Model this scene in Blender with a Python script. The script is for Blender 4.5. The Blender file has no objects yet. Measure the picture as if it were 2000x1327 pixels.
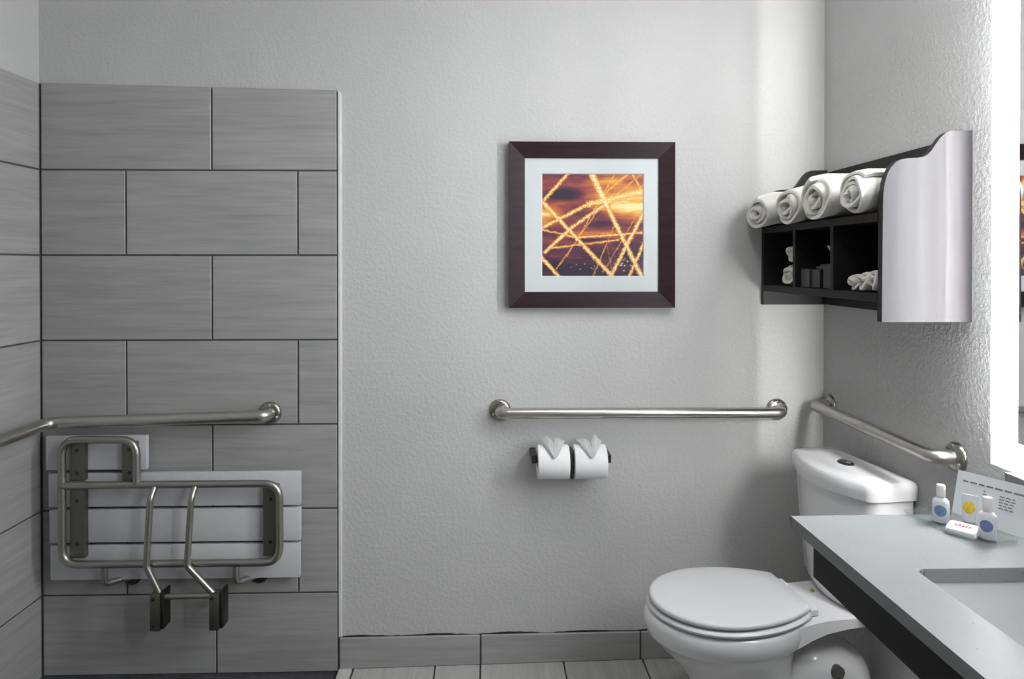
import bpy, bmesh, math, random
from mathutils import Vector, Matrix
random.seed(7)
S = bpy.context.scene
COL = S.collection
PI = math.pi

# ------------------------------------------------------------------ camera
cam_d = bpy.data.cameras.new('camera'); cam = bpy.data.objects.new('camera', cam_d); COL.objects.link(cam)
cam.location = (0, -2.42, 1.435)
cam.rotation_euler = (math.radians(90 - 0.4), 0, math.radians(-1.5))
cam_d.sensor_width = 36; cam_d.lens = 24
cam_d.shift_x = 0.0075; cam_d.shift_y = -0.0696
cam_d.clip_start = 0.02
S.camera = cam
# ------------------------------------------------------------------ world, exposure
W = bpy.data.worlds.new('world'); S.world = W; W.use_nodes = True
W.node_tree.nodes['Background'].inputs[0].default_value = (0.9, 0.95, 1, 1)
W.node_tree.nodes['Background'].inputs[1].default_value = 0.05
S.view_settings.view_transform = 'Standard'; S.view_settings.look = 'None'
S.view_settings.gamma = 1; S.view_settings.use_curve_mapping = False
S.view_settings.exposure = 0.0
BAND = 53.0          # glow of the mirror's frosted side bands
BAND_LOW = 1.1      # dimmer band along the mirror's lower edge
STRIP = 215.0        # hidden LED strips behind the mirror
FILL = 32.0         # unseen overhead fill, added to lift the right side
# room
XL, XR, YF, ZC = -1.555, 1.211, -4.8, 2.55
ZCT = 0.86          # counter height

# ------------------------------------------------------------------ material helpers
MATS = {}
def nodes_of(m):
    m.use_nodes = True
    nt = m.node_tree
    return nt, nt.nodes['Principled BSDF']
def lk(nt, a, b): nt.links.new(a, b)
def math_node(nt, op, a=None, b=None, clamp=False):
    n = nt.nodes.new('ShaderNodeMath'); n.operation = op; n.use_clamp = clamp
    for i, v in enumerate((a, b)):
        if v is None: continue
        if isinstance(v, (int, float)): n.inputs[i].default_value = v
        else: lk(nt, v, n.inputs[i])
    return n.outputs[0]
def noise(nt, vec, scale, detail=3, rough=.5):
    n = nt.nodes.new('ShaderNodeTexNoise'); n.inputs['Scale'].default_value = scale
    n.inputs['Detail'].default_value = detail; n.inputs['Roughness'].default_value = rough
    if vec is not None: lk(nt, vec, n.inputs['Vector'])
    return n.outputs[0]
def ramp(nt, fac, stops, interp='LINEAR'):
    n = nt.nodes.new('ShaderNodeValToRGB'); cr = n.color_ramp; cr.interpolation = interp
    while len(cr.elements) < len(stops): cr.elements.new(0.5)
    for e, (p, c) in zip(cr.elements, stops):
        e.position = p; e.color = (c[0], c[1], c[2], 1)
    lk(nt, fac, n.inputs[0]); return n.outputs[0]
def coords(nt, kind='Object', scale=(1,1,1), randomise=0):
    t = nt.nodes.new('ShaderNodeTexCoord'); mp = nt.nodes.new('ShaderNodeMapping')
    lk(nt, t.outputs[kind], mp.inputs['Vector']); mp.inputs['Scale'].default_value = scale
    if randomise:
        oi = nt.nodes.new('ShaderNodeObjectInfo')
        cb = nt.nodes.new('ShaderNodeCombineXYZ')
        for i, k in enumerate((17.0, 31.0, 47.0)):
            lk(nt, math_node(nt, 'MULTIPLY', oi.outputs['Random'], k * randomise), cb.inputs[i])
        lk(nt, cb.outputs[0], mp.inputs['Location'])
    return mp.outputs[0]
def bump(nt, p, h, strength, dist):
    b = nt.nodes.new('ShaderNodeBump'); b.inputs['Strength'].default_value = strength
    b.inputs['Distance'].default_value = dist
    lk(nt, h, b.inputs['Height']); lk(nt, b.outputs[0], p.inputs['Normal'])
def plain(name, col, rough=.5, metal=0, spec=.5, coat=0, vary=0.0, vscale=30, bumps=None):
    m = bpy.data.materials.new(name); nt, p = nodes_of(m)
    p.inputs['Base Color'].default_value = (*col, 1); p.inputs['Roughness'].default_value = rough
    p.inputs['Metallic'].default_value = metal; p.inputs['Specular IOR Level'].default_value = spec
    p.inputs['Coat Weight'].default_value = coat; p.inputs['Coat Roughness'].default_value = .08
    v = coords(nt)
    if vary:
        c0 = [max(0, c * (1 - vary)) for c in col]; c1 = [min(1, c * (1 + vary)) for c in col]
        lk(nt, ramp(nt, noise(nt, v, vscale, 4), [(.3, c0), (.7, c1)]), p.inputs['Base Color'])
    if bumps: bump(nt, p, noise(nt, v, bumps[0], 3), bumps[1], bumps[2])
    MATS[name] = m; return m

def mat_paint(name, col, s=1.0):
    m = bpy.data.materials.new(name); nt, p = nodes_of(m)
    v = coords(nt)
    p.inputs['Roughness'].default_value = .7; p.inputs['Specular IOR Level'].default_value = .1
    c0 = [c * .97 for c in col]; c1 = [min(1, c * 1.03) for c in col]
    lk(nt, ramp(nt, noise(nt, v, 3.0, 4), [(.3, c0), (.7, c1)]), p.inputs['Base Color'])
    n1 = noise(nt, v, 75, 3, .55)
    mr = nt.nodes.new('ShaderNodeMapRange'); mr.interpolation_type = 'SMOOTHSTEP'
    mr.inputs['From Min'].default_value = .40; mr.inputs['From Max'].default_value = .66
    lk(nt, n1, mr.inputs['Value'])
    n2 = noise(nt, v, 220, 2)
    h = math_node(nt, 'ADD', mr.outputs[0], math_node(nt, 'MULTIPLY', n2, .25))
    bump(nt, p, h, .5 * s, .0026)
    MATS[name] = m; return m
def mat_tile(name, dark, light, axis='x', rough=.42):
    """grey porcelain with streaks along one axis of the tile"""
    m = bpy.data.materials.new(name); nt, p = nodes_of(m)
    st = {'x': (1.6, 18, 18), 'y': (18, 1.6, 18)}[axis]
    v = coords(nt, 'Object', st, .6)
    st2 = {'x': (5, 110, 110), 'y': (110, 5, 110)}[axis]
    v2 = coords(nt, 'Object', st2, .6)
    a = noise(nt, v, 1.6, 5, .6); b = noise(nt, v2, 1.0, 4, .6)
    f = math_node(nt, 'ADD', math_node(nt, 'MULTIPLY', a, .6), math_node(nt, 'MULTIPLY', b, .4))
    oi = nt.nodes.new('ShaderNodeObjectInfo')
    f = math_node(nt, 'ADD', f, math_node(nt, 'MULTIPLY', math_node(nt, 'SUBTRACT', oi.outputs['Random'], .5), .06))
    mid = [(x + y) / 2 for x, y in zip(dark, light)]
    lk(nt, ramp(nt, f, [(.34, dark), (.5, mid), (.66, light)]), p.inputs['Base Color'])
    p.inputs['Roughness'].default_value = rough; p.inputs['Specular IOR Level'].default_value = .4
    bump(nt, p, b, .12, .001)
    MATS[name] = m; return m
def mat_metal(name, col, rough, axis_scale=(4, 4, 90)):
    m = bpy.data.materials.new(name); nt, p = nodes_of(m)
    p.inputs['Metallic'].default_value = 1
    v = coords(nt, 'Object', axis_scale)
    n = noise(nt, v, 4, 3)
    lk(nt, ramp(nt, n, [(.3, [c * .85 for c in col]), (.7, col)]), p.inputs['Base Color'])
    r = math_node(nt, 'ADD', math_node(nt, 'MULTIPLY', n, .12), rough - .06)
    lk(nt, r, p.inputs['Roughness'])
    MATS[name] = m; return m
def mat_emit(name, col, strength):
    m = bpy.data.materials.new(name); m.use_nodes = True; nt = m.node_tree
    nt.nodes.remove(nt.nodes['Principled BSDF'])
    e = nt.nodes.new('ShaderNodeEmission'); e.inputs[0].default_value = (*col, 1); e.inputs[1].default_value = strength
    lk(nt, e.outputs[0], nt.nodes['Material Output'].inputs[0])
    MATS[name] = m; return m
def mat_wood(name, c0, c1, rough, axis, coat=0.0, spec=.22):
    m = bpy.data.materials.new(name); nt, p = nodes_of(m)
    sc = [40, 40, 40]; sc[axis] = 2.5
    n = noise(nt, coords(nt, 'Object', sc), 1.5, 5, .6)
    lk(nt, ramp(nt, n, [(.3, c0), (.7, c1)]), p.inputs['Base Color'])
    p.inputs['Roughness'].default_value = rough; p.inputs['Specular IOR Level'].default_value = spec
    p.inputs['Coat Weight'].default_value = coat; p.inputs['Coat Roughness'].default_value = .2
    bump(nt, p, n, .05, .001)
    MATS[name] = m; return m
def mat_glass(name, amount=.06, tint=(1, 1, 1)):
    m = bpy.data.materials.new(name); m.use_nodes = True; nt = m.node_tree
    nt.nodes.remove(nt.nodes['Principled BSDF'])
    t = nt.nodes.new('ShaderNodeBsdfTransparent'); t.inputs[0].default_value = (*tint, 1)
    g = nt.nodes.new('ShaderNodeBsdfGlossy'); g.inputs['Roughness'].default_value = .05
    mx = nt.nodes.new('ShaderNodeMixShader'); mx.inputs[0].default_value = amount
    lk(nt, t.outputs[0], mx.inputs[1]); lk(nt, g.outputs[0], mx.inputs[2])
    lk(nt, mx.outputs[0], nt.nodes['Material Output'].inputs[0])
    MATS[name] = m; return m
def mat_quartz(name):
    m = bpy.data.materials.new(name); nt, p = nodes_of(m)
    v = coords(nt)
    vo = nt.nodes.new('ShaderNodeTexVoronoi'); vo.inputs['Scale'].default_value = 110; lk(nt, v, vo.inputs['Vector'])
    sp = nt.nodes.new('ShaderNodeSeparateColor'); lk(nt, vo.outputs['Color'], sp.inputs[0])
    base = ramp(nt, noise(nt, v, 14, 4), [(.3, (.25, .256, .26)), (.7, (.266, .272, .276))])
    near = nt.nodes.new('ShaderNodeMapRange'); near.inputs['From Min'].default_value = .12; near.inputs['From Max'].default_value = .3
    near.inputs['To Min'].default_value = 1; near.inputs['To Max'].default_value = 0
    lk(nt, vo.outputs['Distance'], near.inputs['Value'])
    pick = math_node(nt, 'GREATER_THAN', sp.outputs[0], .88)
    mx = nt.nodes.new('ShaderNodeMixRGB'); lk(nt, math_node(nt, 'MULTIPLY', math_node(nt, 'MULTIPLY', near.outputs[0], pick), .55), mx.inputs[0])
    lk(nt, base, mx.inputs[1]); mx.inputs[2].default_value = (.15, .155, .16, 1)
    lk(nt, mx.outputs[0], p.inputs['Base Color'])
    p.inputs['Roughness'].default_value = .42; p.inputs['Specular IOR Level'].default_value = .06
    MATS[name] = m; return m
def mat_terry(name, col):
    m = bpy.data.materials.new(name); nt, p = nodes_of(m)
    v = coords(nt, 'Object', (1, 1, 1), .3)
    n = noise(nt, v, 420, 3, .7); b = noise(nt, v, 60, 3)
    lk(nt, ramp(nt, b, [(.3, [c * .93 for c in col]), (.7, col)]), p.inputs['Base Color'])
    p.inputs['Roughness'].default_value = .95; p.inputs['Specular IOR Level'].default_value = .1
    p.inputs['Sheen Weight'].default_value = .3
    bump(nt, p, math_node(nt, 'ADD', n, math_node(nt, 'MULTIPLY', b, .8)), .6, .004)
    MATS[name] = m; return m

def mat_art(name):
    """abstract print: crossing trails of gold light on a maroon ground; u,v in 0..1, v down"""
    m = bpy.data.materials.new(name); nt, p = nodes_of(m)
    t = nt.nodes.new('ShaderNodeTexCoord'); P0 = t.outputs['UV']
    def vm(op, a, b=None, sc=None):
        n = nt.nodes.new('ShaderNodeVectorMath'); n.operation = op
        if isinstance(a, tuple): n.inputs[0].default_value = a
        else: lk(nt, a, n.inputs[0])
        if b is not None:
            if isinstance(b, tuple): n.inputs[1].default_value = b
            else: lk(nt, b, n.inputs[1])
        if sc is not None: lk(nt, sc, n.inputs['Scale'])
        return n
    # ground
    v = vm('MULTIPLY', P0, (1.1, 6.5, 1)).outputs[0]
    g = noise(nt, v, 1.5, 4, .6)
    sep = nt.nodes.new('ShaderNodeSeparateXYZ'); lk(nt, P0, sep.inputs[0])
    # lower part and upper left cooler and darker in the print itself
    low = nt.nodes.new('ShaderNodeMapRange'); low.inputs['From Min'].default_value = .55; low.inputs['From Max'].default_value = .95
    lk(nt, sep.outputs[1], low.inputs['Value'])
    g = math_node(nt, 'SUBTRACT', g, math_node(nt, 'MULTIPLY', low.outputs[0], .22))
    def spot(cx, cy, rx, ry, amp):
        d = vm('LENGTH', vm('MULTIPLY', vm('SUBTRACT', P0, (cx, cy, 0)).outputs[0], (1 / rx, 1 / ry, 0)).outputs[0]).outputs['Value']
        return math_node(nt, 'MULTIPLY', math_node(nt, 'SUBTRACT', 1, d, True), amp)
    for a in ((1.0, .32, .5, .16, .55), (1.0, .17, .4, .10, .35), (.0, .4, .3, .12, .5), (.62, .24, .3, .26, .30), (.6, .62, .5, .09, .22), (.75, .08, .4, .16, .2),
              (.2, .2, .25, .08, -.4), (.6, .45, .22, .12, -.2), (.5, .64, .3, .03, -.4), (.2, .9, .4, .2, -.15)):
        g = math_node(nt, 'ADD', g, spot(*a))
    ground = ramp(nt, g, [(.24, (.022, .012, .035)), (.40, (.11, .022, .06)), (.54, (.30, .055, .055)), (.70, (.62, .17, .045)), (.90, (.93, .52, .08)), (1.0, (1, .85, .42))])
    # trails
    jit = nt.nodes.new('ShaderNodeTexNoise'); jit.inputs['Scale'].default_value = 26; jit.inputs['Detail'].default_value = 2
    lk(nt, P0, jit.inputs['Vector'])
    off = vm('MULTIPLY', vm('SUBTRACT', jit.outputs['Color'], (.5, .5, .5)).outputs[0], (.022, .022, 0)).outputs[0]
    Q = vm('ADD', P0, off).outputs[0]
    grain = noise(nt, P0, 60, 2)
    segs = [(.02, .28, .70, 1.0, .028, 1.0), (.49, 0, .63, .30, .045, 1.1), (.63, .30, .98, 1.0, .030, 1.05), (0, .53, .46, .30, .026, .9),
            (.46, .30, 1.0, .17, .045, .95), (.04, .76, .30, .52, .026, .95), (.30, .52, .70, .25, .026, .9), (0, .54, .35, .62, .014, .8),
            (.35, .62, 1.0, .57, .016, .85), (.10, .72, .75, .64, .016, .75), (.69, .96, 1.0, .37, .026, 1.0), (.27, 0, .03, .26, .026, .85),
            (0, .80, .18, 1.0, .026, .95), (.72, 0, .36, .62, .012, .6), (.86, .98, 1.0, .66, .022, .85), (.72, .48, .50, 1.0, .011, .5),
            (.55, .36, .15, .92, .011, .55), (.92, .42, .60, .95, .010, .45), (.85, 0, .55, .25, .02, .6), (.98, .0, .62, .3, .016, .5),
            (.88, .0, .96, .14, .02, .6), (.5, .38, .25, .8, .009, .45), (.64, .70, .70, 1.0, .008, .3)]
    tot = None
    for ax, ay, bx, by, w, amp in segs:
        ba = (bx - ax, by - ay, 0); L2 = ba[0] ** 2 + ba[1] ** 2
        pa = vm('SUBTRACT', Q, (ax, ay, 0)).outputs[0]
        h = math_node(nt, 'MULTIPLY', vm('DOT_PRODUCT', pa, ba).outputs['Value'], 1 / L2, True)
        pr = vm('SCALE', ba, None, h).outputs[0]
        d = vm('DISTANCE', pa, pr).outputs['Value']
        k = math_node(nt, 'SUBTRACT', 1, math_node(nt, 'MULTIPLY', d, .95 / w), True)
        k = math_node(nt, 'MULTIPLY', k, amp)
        tot = k if tot is None else math_node(nt, 'MAXIMUM', tot, k)
    tot = math_node(nt, 'MULTIPLY', tot, math_node(nt, 'ADD', math_node(nt, 'MULTIPLY', grain, 1.9), -.12), True)
    # scattered sparks, lower right corner
    vo = nt.nodes.new('ShaderNodeTexVoronoi'); vo.inputs['Scale'].default_value = 34; lk(nt, P0, vo.inputs['Vector'])
    sk = math_node(nt, 'MULTIPLY', math_node(nt, 'LESS_THAN', vo.outputs['Distance'], .3), spot(.82, .9, .2, .18, 1.2))
    sk = math_node(nt, 'ADD', sk, math_node(nt, 'MULTIPLY', math_node(nt, 'LESS_THAN', vo.outputs['Distance'], .28), spot(.42, .9, .16, .05, 1.2)), True)
    trail = ramp(nt, tot, [(0, (.60, .14, .03)), (.35, (.92, .40, .05)), (.68, (1, .76, .26)), (1.0, (1, .96, .80))])
    fac = nt.nodes.new('ShaderNodeMapRange'); fac.inputs['From Min'].default_value = .04; fac.inputs['From Max'].default_value = .5
    lk(nt, tot, fac.inputs['Value'])
    mx = nt.nodes.new('ShaderNodeMixRGB'); lk(nt, fac.outputs[0], mx.inputs[0]); lk(nt, ground, mx.inputs[1]); lk(nt, trail, mx.inputs[2])
    mx2 = nt.nodes.new('ShaderNodeMixRGB'); lk(nt, sk, mx2.inputs[0]); lk(nt, mx.outputs[0], mx2.inputs[1]); mx2.inputs[2].default_value = (.62, .52, .40, 1)
    lk(nt, mx2.outputs[0], p.inputs['Base Color']); p.inputs['Roughness'].default_value = .5
    MATS[name] = m; return m

mat_paint('paint', (.56, .558, .55), .55); mat_paint('paint_stipple', (.56, .56, .557), .95); mat_paint('ceiling_paint', (.66, .66, .66), .4)
mat_tile('tile', (.31, .31, .30), (.43, .43, .415), 'x')
mat_tile('floor_tile', (.38, .38, .37), (.52, .52, .50), 'y')
plain('grout', (.085, .085, .09), .9, vary=.2)
plain('pan', (.07, .07, .075), .7, vary=.25, vscale=40)
plain('caulk', (.72, .72, .71), .5, vary=.05)
plain('caulk_dark', (.06, .06, .06), .9, vary=.3)
plain('threshold', (.62, .61, .58), .3, vary=.1, vscale=12)
mat_metal('steel', (.62, .60, .57), .30); mat_metal('steel_seat', (.46, .45, .41), .36); mat_metal('strap_steel', (.24, .235, .21), .45); mat_metal('flange_steel', (.40, .39, .36), .28); mat_metal('chrome', (.75, .75, .76), .12)
mat_metal('dark_metal', (.10, .095, .085), .4)
plain('trap_hole_shade', (.09, .09, .08), .8)
plain('hole', (.01, .01, .01), .9)
plain('phenolic', (.60, .60, .62), .38, vary=.03)
plain('ceramic', (.78, .78, .79), .12, coat=.4, vary=.015, vscale=5)
plain('sink_ceramic', (.66, .67, .675), .15, vary=.015, vscale=5)
plain('seat_plastic', (.72, .72, .73), .3, vary=.015, vscale=5)
plain('tank_shadowgap', (.05, .05, .05), .8)
mat_quartz('quartz')
mat_wood('espresso', (.013, .012, .013), (.022, .020, .021), .5, 1)
mat_wood('espresso_up', (.013, .012, .013), (.022, .020, .023), .5, 2, spec=.34)
mat_wood('frame_wood', (.020, .011, .014), (.034, .018, .022), .35, 0)
plain('apron', (.006, .006, .007), .5, spec=.25, vary=.1)
plain('mat_board', (.72, .76, .77), .8, vary=.02, bumps=(300, .05, .001))
mat_art('art_print')
mat_glass('glass', .05); mat_glass('acrylic', .16, (.96, .98, .98))
mat_emit('band', (.955, .975, 1.0), BAND); mat_emit('band_low', (.94, .97, 1.0), BAND_LOW); mat_emit('strip', (1, 1, 1), STRIP); mat_emit('strip_inner', (1, 1, 1), STRIP * 2.8); mat_emit('strip_fill', (1, 1, 1), STRIP * .85); mat_emit('strip_low', (1, 1, 1), 60)
plain('housing', (.02, .02, .02), .8)
mat_emit('fill_glow', (1, .985, .96), FILL)
m = plain('mirror', (.86, .88, .88), .02, metal=1)
plain('mirror_body', (.03, .03, .03), .7)
mat_terry('terry', (.80, .79, .74)); mat_terry('terry_small', (.78, .76, .70))
plain('tissue', (.86, .86, .86), .9, bumps=(160, .3, .002))
plain('box_black', (.012, .012, .012), .4); plain('box_grey', (.05, .05, .048), .5)
plain('bottle', (.82, .84, .87), .3); plain('cap', (.86, .84, .82), .35)
plain('label_blue', (.17, .27, .42), .4, vary=.35, vscale=600); plain('label_navy', (.16, .22, .42), .4, vary=.5, vscale=600)
plain('label_yellow', (.80, .55, .05), .4, vary=.2, vscale=120); plain('tube_white', (.74, .77, .80), .3); plain('tube_grey', (.45, .48, .45), .35)
plain('card', (.70, .72, .74), .6); plain('ink', (.16, .17, .19), .7); plain('red_ink', (.60, .10, .14), .6, vary=.4, vscale=250)
plain('soap_wrap', (.80, .82, .82), .35, bumps=(90, .3, .003))
plain('brass', (.45, .38, .06), .4, metal=.6)

# ------------------------------------------------------------------ object helpers
ORG = {}
def finish(o, bm, mat, smooth=None):
    me = bpy.data.meshes.new(o.name if isinstance(o, bpy.types.Object) else o)
    return me
def obj(name, bm, mat, parent=None, smooth=None, org=None):
    """geometry given in world (or thing-local) coordinates; smooth = angle in degrees"""
    o_org = Vector(org) if org is not None else (ORG.get(parent.name, Vector()) if parent else Vector())
    bmesh.ops.translate(bm, verts=bm.verts, vec=-o_org)
    bmesh.ops.recalc_face_normals(bm, faces=bm.faces)
    me = bpy.data.meshes.new(name); bm.to_mesh(me); bm.free()
    mats = mat if isinstance(mat, (list, tuple)) else [mat]
    for k in mats: me.materials.append(MATS[k])
    if smooth:
        me.shade_smooth()
        me.set_sharp_from_angle(angle=math.radians(smooth))
    o = bpy.data.objects.new(name, me); COL.objects.link(o)
    if parent:
        o.parent = parent
        o.location = o_org - ORG.get(parent.name, Vector())
    else: o.location = o_org
    ORG[o.name] = o_org
    return o
def tag(o, label=None, cat=None, group=None, kind=None):
    for k, v in (('label', label), ('category', cat), ('group', group), ('kind', kind)):
        if v: o[k] = v
    return o
def thing(name, label, cat, loc=(0, 0, 0), group=None):
    o = bpy.data.objects.new(name, None); COL.objects.link(o); o.location = loc
    o.empty_display_size = .05
    ORG[o.name] = Vector(loc)
    return tag(o, label, cat, group)
def box(x0, x1, y0, y1, z0, z1, bev=0, seg=2, bm=None):
    own = bmesh.new()
    bmesh.ops.create_cube(own, size=1)
    for v in own.verts:
        v.co = ((x0 + x1) / 2 + v.co.x * (x1 - x0), (y0 + y1) / 2 + v.co.y * (y1 - y0), (z0 + z1) / 2 + v.co.z * (z1 - z0))
    if bev: bmesh.ops.bevel(own, geom=own.edges[:], offset=bev, segments=seg, affect='EDGES', profile=.5)
    if bm is None: return own
    merge(bm, own); return bm
def merge(bm, other):
    me = bpy.data.meshes.new('tmp'); other.to_mesh(me); other.free(); bm.from_mesh(me); bpy.data.meshes.remove(me)
def prism(pts, fn, t0, t1, bev=0, seg=1, front_only=True):
    """polygon pts (2D) extruded t0..t1; fn(a, b, t) -> world; the t1 face gets the bevel"""
    bm = bmesh.new()
    lo = [bm.verts.new(fn(a, b, t0)) for a, b in pts]; hi = [bm.verts.new(fn(a, b, t1)) for a, b in pts]
    n = len(pts)
    bm.faces.new(lo); top = bm.faces.new(hi)
    for i in range(n): bm.faces.new((lo[i], lo[(i + 1) % n], hi[(i + 1) % n], hi[i]))
    if bev:
        es = list(top.edges) if front_only else bm.edges[:]
        bmesh.ops.bevel(bm, geom=es, offset=bev, segments=seg, affect='EDGES', profile=.5)
    return bm
def fillet(pts, r, n=6):
    """round the inner corners of a 3D polyline; r is a number or a list per inner point"""
    P = [Vector(p) for p in pts]; out = [P[0]]
    for i in range(1, len(P) - 1):
        rr = r[i - 1] if isinstance(r, (list, tuple)) else r
        a = P[i - 1] - P[i]; b = P[i + 1] - P[i]
        ang = a.angle(b)
        t = min(rr / math.tan(ang / 2), a.length * .49, b.length * .49)
        s, e = P[i] + a.normalized() * t, P[i] + b.normalized() * t
        for k in range(n + 1):
            q = k / n
            out.append(s * (1 - q) ** 2 + P[i] * 2 * q * (1 - q) + e * q * q)
    out.append(P[-1]); return out
def tube(path, r, seg=14, closed=False, bm=None, flat=1.0):
    bm = bm or bmesh.new()
    P = [Vector(p) for p in path]; n = len(P)
    rings = []; up = None
    for i in range(n):
        if closed: t = P[(i + 1) % n] - P[i - 1]
        else: t = P[min(i + 1, n - 1)] - P[max(i - 1, 0)]
        t.normalize()
        if up is None:
            up = Vector((0, 0, 1)) if abs(t.z) < .8 else Vector((0, 1, 0))
        up = (up - t * up.dot(t)).normalized(); sd = t.cross(up)
        rr = r[i] if isinstance(r, (list, tuple)) else r
        rings.append([bm.verts.new(P[i] + (up * math.cos(a) + sd * math.sin(a) * flat) * rr) for a in [2 * PI * k / seg for k in range(seg)]])
    m = n if closed else n - 1
    for i in range(m):
        A, B = rings[i], rings[(i + 1) % n]
        for k in range(seg): bm.faces.new((A[k], A[(k + 1) % seg], B[(k + 1) % seg], B[k]))
    if not closed: bm.faces.new(rings[0]); bm.faces.new(rings[-1])
    return bm
def lathe(prof, center, axis='z', seg=28, sx=1.0, sy=1.0, bm=None):
    """prof: list of (radius, height) ; axis direction letter with sign"""
    bm = bm or bmesh.new(); C = Vector(center)
    def pt(r, h, a):
        u, v = r * math.cos(a) * sx, r * math.sin(a) * sy
        return C + {'z': Vector((u, v, h)), 'y': Vector((u, h, v)), 'x': Vector((h, u, v))}[axis]
    rings = []
    for r, h in prof:
        if r < 1e-6: rings.append([bm.verts.new(pt(0, h, 0))])
        else: rings.append([bm.verts.new(pt(r, h, 2 * PI * k / seg)) for k in range(seg)])
    for A, B in zip(rings, rings[1:]):
        for k in range(seg):
            k2 = (k + 1) % seg
            if len(A) == 1 and len(B) == 1: continue
            if len(A) == 1: bm.faces.new((A[0], B[k2], B[k]))
            elif len(B) == 1: bm.faces.new((A[k], A[k2], B[0]))
            else: bm.faces.new((A[k], A[k2], B[k2], B[k]))
    if len(rings[0]) > 1: bm.faces.new(rings[0])
    if len(rings[-1]) > 1: bm.faces.new(rings[-1])
    return bm
def loft(rings, cap0=True, cap1=True, bm=None):
    bm = bm or bmesh.new()
    R = [[bm.verts.new(p) for p in ring] for ring in rings]; n = len(R[0])
    for A, B in zip(R, R[1:]):
        for k in range(n): bm.faces.new((A[k], A[(k + 1) % n], B[(k + 1) % n], B[k]))
    if cap0: bm.faces.new(R[0])
    if cap1: bm.faces.new(R[-1])
    return bm

# ------------------------------------------------------------------ the room
def struct(name, bm, mat, label=None, cat=None):
    return tag(obj(name, bm, mat), label, cat, kind='structure')
T = .12
wall_back = struct('wall_back', box(XL - T, XR + T, 0, T, -.1, ZC), 'paint', 'pale grey textured wall behind the toilet and framed print', 'wall')
wall_left = struct('wall_left', box(XL - T, XL, YF, 0, -.1, ZC), 'paint', 'shower side wall at the left edge of the picture', 'wall')
wall_right = struct('wall_right', box(XR, XR + T, YF, 0, -.1, ZC), 'paint_stipple', 'stippled grey wall carrying the shelf unit and mirror', 'wall')
wall_front = struct('wall_front', box(XL - T, XR + T, YF - T, YF, -.1, ZC), 'paint', 'painted wall behind the camera', 'wall')
ceiling = struct('ceiling', box(XL - T, XR + T, YF - T, T, ZC, ZC + T), 'ceiling_paint', 'flat white painted ceiling', 'ceiling')
def fz(x): return .004 + .018 * (x + .5)          # floor rises gently away from the shower
XE = -.523                                         # edge of the tiled shower area
floor = struct('floor', prism([(XE, YF), (XR, YF), (XR, 0), (XE, 0)], lambda a, b, t: (a, b, fz(a) + t), -.09, -.007), 'grout', 'light grey tiled bathroom floor', 'floor')
obj('shower_pan', box(XL, XE, YF, 0, -.12, -.016), 'pan', floor)
obj('threshold', prism([(XE + .002, -2.2), (-.474, -2.2), (-.474, -.002), (XE + .002, -.002)], lambda a, b, t: (a, b, fz(a) + t), -.02, .002, .003), 'threshold', floor)

# wall tiles (each tile a part)
ROWZ = [1.761 - .297 * k for k in range(7)]        # joints below the top row
G = .0029                                          # half joint
TT = .009                                          # tile thickness
def ztop(x): return 2.062 - .0190 * (x + 1.549)
obj('grout_bed', prism([(XL, -.03), (XE, -.03), (XE, ztop(XE) - .004), (XL, ztop(XL) - .004)], lambda a, b, t: (a, -t, b), 0, .0055), 'grout', wall_back)
tile_mesh = {}
def put_tile(parent, key, w, h, fn_loc, plane, mat='tile', bev=.0016):
    """shared mesh of a w x h tile, local x along its length; plane 'back' or 'left'"""
    k = (round(w, 3), round(h, 3), plane, mat)
    if k not in tile_mesh:
        f = {'back': lambda a, b, t: (a, -t, b), 'left': lambda a, b, t: (a, -t, b)}[plane]
        bm = prism([(0, 0), (w, 0), (w, h), (0, h)], f, 0, TT, bev)
        bmesh.ops.recalc_face_normals(bm, faces=bm.faces)
        me = bpy.data.meshes.new('tile'); bm.to_mesh(me); bm.free(); me.materials.append(MATS[mat]); tile_mesh[k] = me
    o = bpy.data.objects.new('tile', tile_mesh[k]); COL.objects.link(o); o.parent = parent
    o.location = fn_loc
    if plane == 'left': o.rotation_euler = (0, 0, PI / 2)
    return o
ROWA = [XL + .008, -.959, XE]; ROWB = [XL + .008, -1.255, -.661, XE]
# top row with its slightly sloping, eased top edge
for a, b in zip(ROWA, ROWA[1:]):
    x0, x1 = a + G, b - G
    bm = prism([(x0, ROWZ[0] + G), (x1, ROWZ[0] + G), (x1, ztop(x1)), (x0, ztop(x0))], lambda p, q, t: (p, -t, q), 0, TT, .0018)
    obj('tile', bm, 'tile', wall_back, org=((x0, 0, ROWZ[0])))
for r in range(6):
    cols = ROWB if r % 2 == 0 else ROWA
    z0, z1 = ROWZ[r + 1] + G, ROWZ[r] - G
    if r == 5: z0 = -.003
    for a, b in zip(cols, cols[1:]):
        dx = .012 if (r == 5 and abs(b + .959) < .01) else 0
        dx0 = .012 if (r == 5 and abs(a + .959) < .01) else 0
        put_tile(wall_back, None, (b + dx - G) - (a + dx0 + G), z1 - z0, (a + dx0 + G, 0, z0), 'back')
# left wall
obj('grout_bed', box(XL, XL + .0055, -2.4, -.0055, -.03, 2.052), 'grout', wall_left)
for r in range(7):
    z1 = 2.058 if r == 0 else ROWZ[r - 1] - G
    z0 = -.003 if r == 6 else ROWZ[r] + G
    y = -.012
    ws = [.594, .594, .594, .59] if r % 2 == 0 else [.30, .594, .594, .594, .29]
    for w in ws:
        put_tile(wall_left, None, w - 2 * G, z1 - z0, (XL, y - w + G, z0), 'left')
        y -= w
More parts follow.
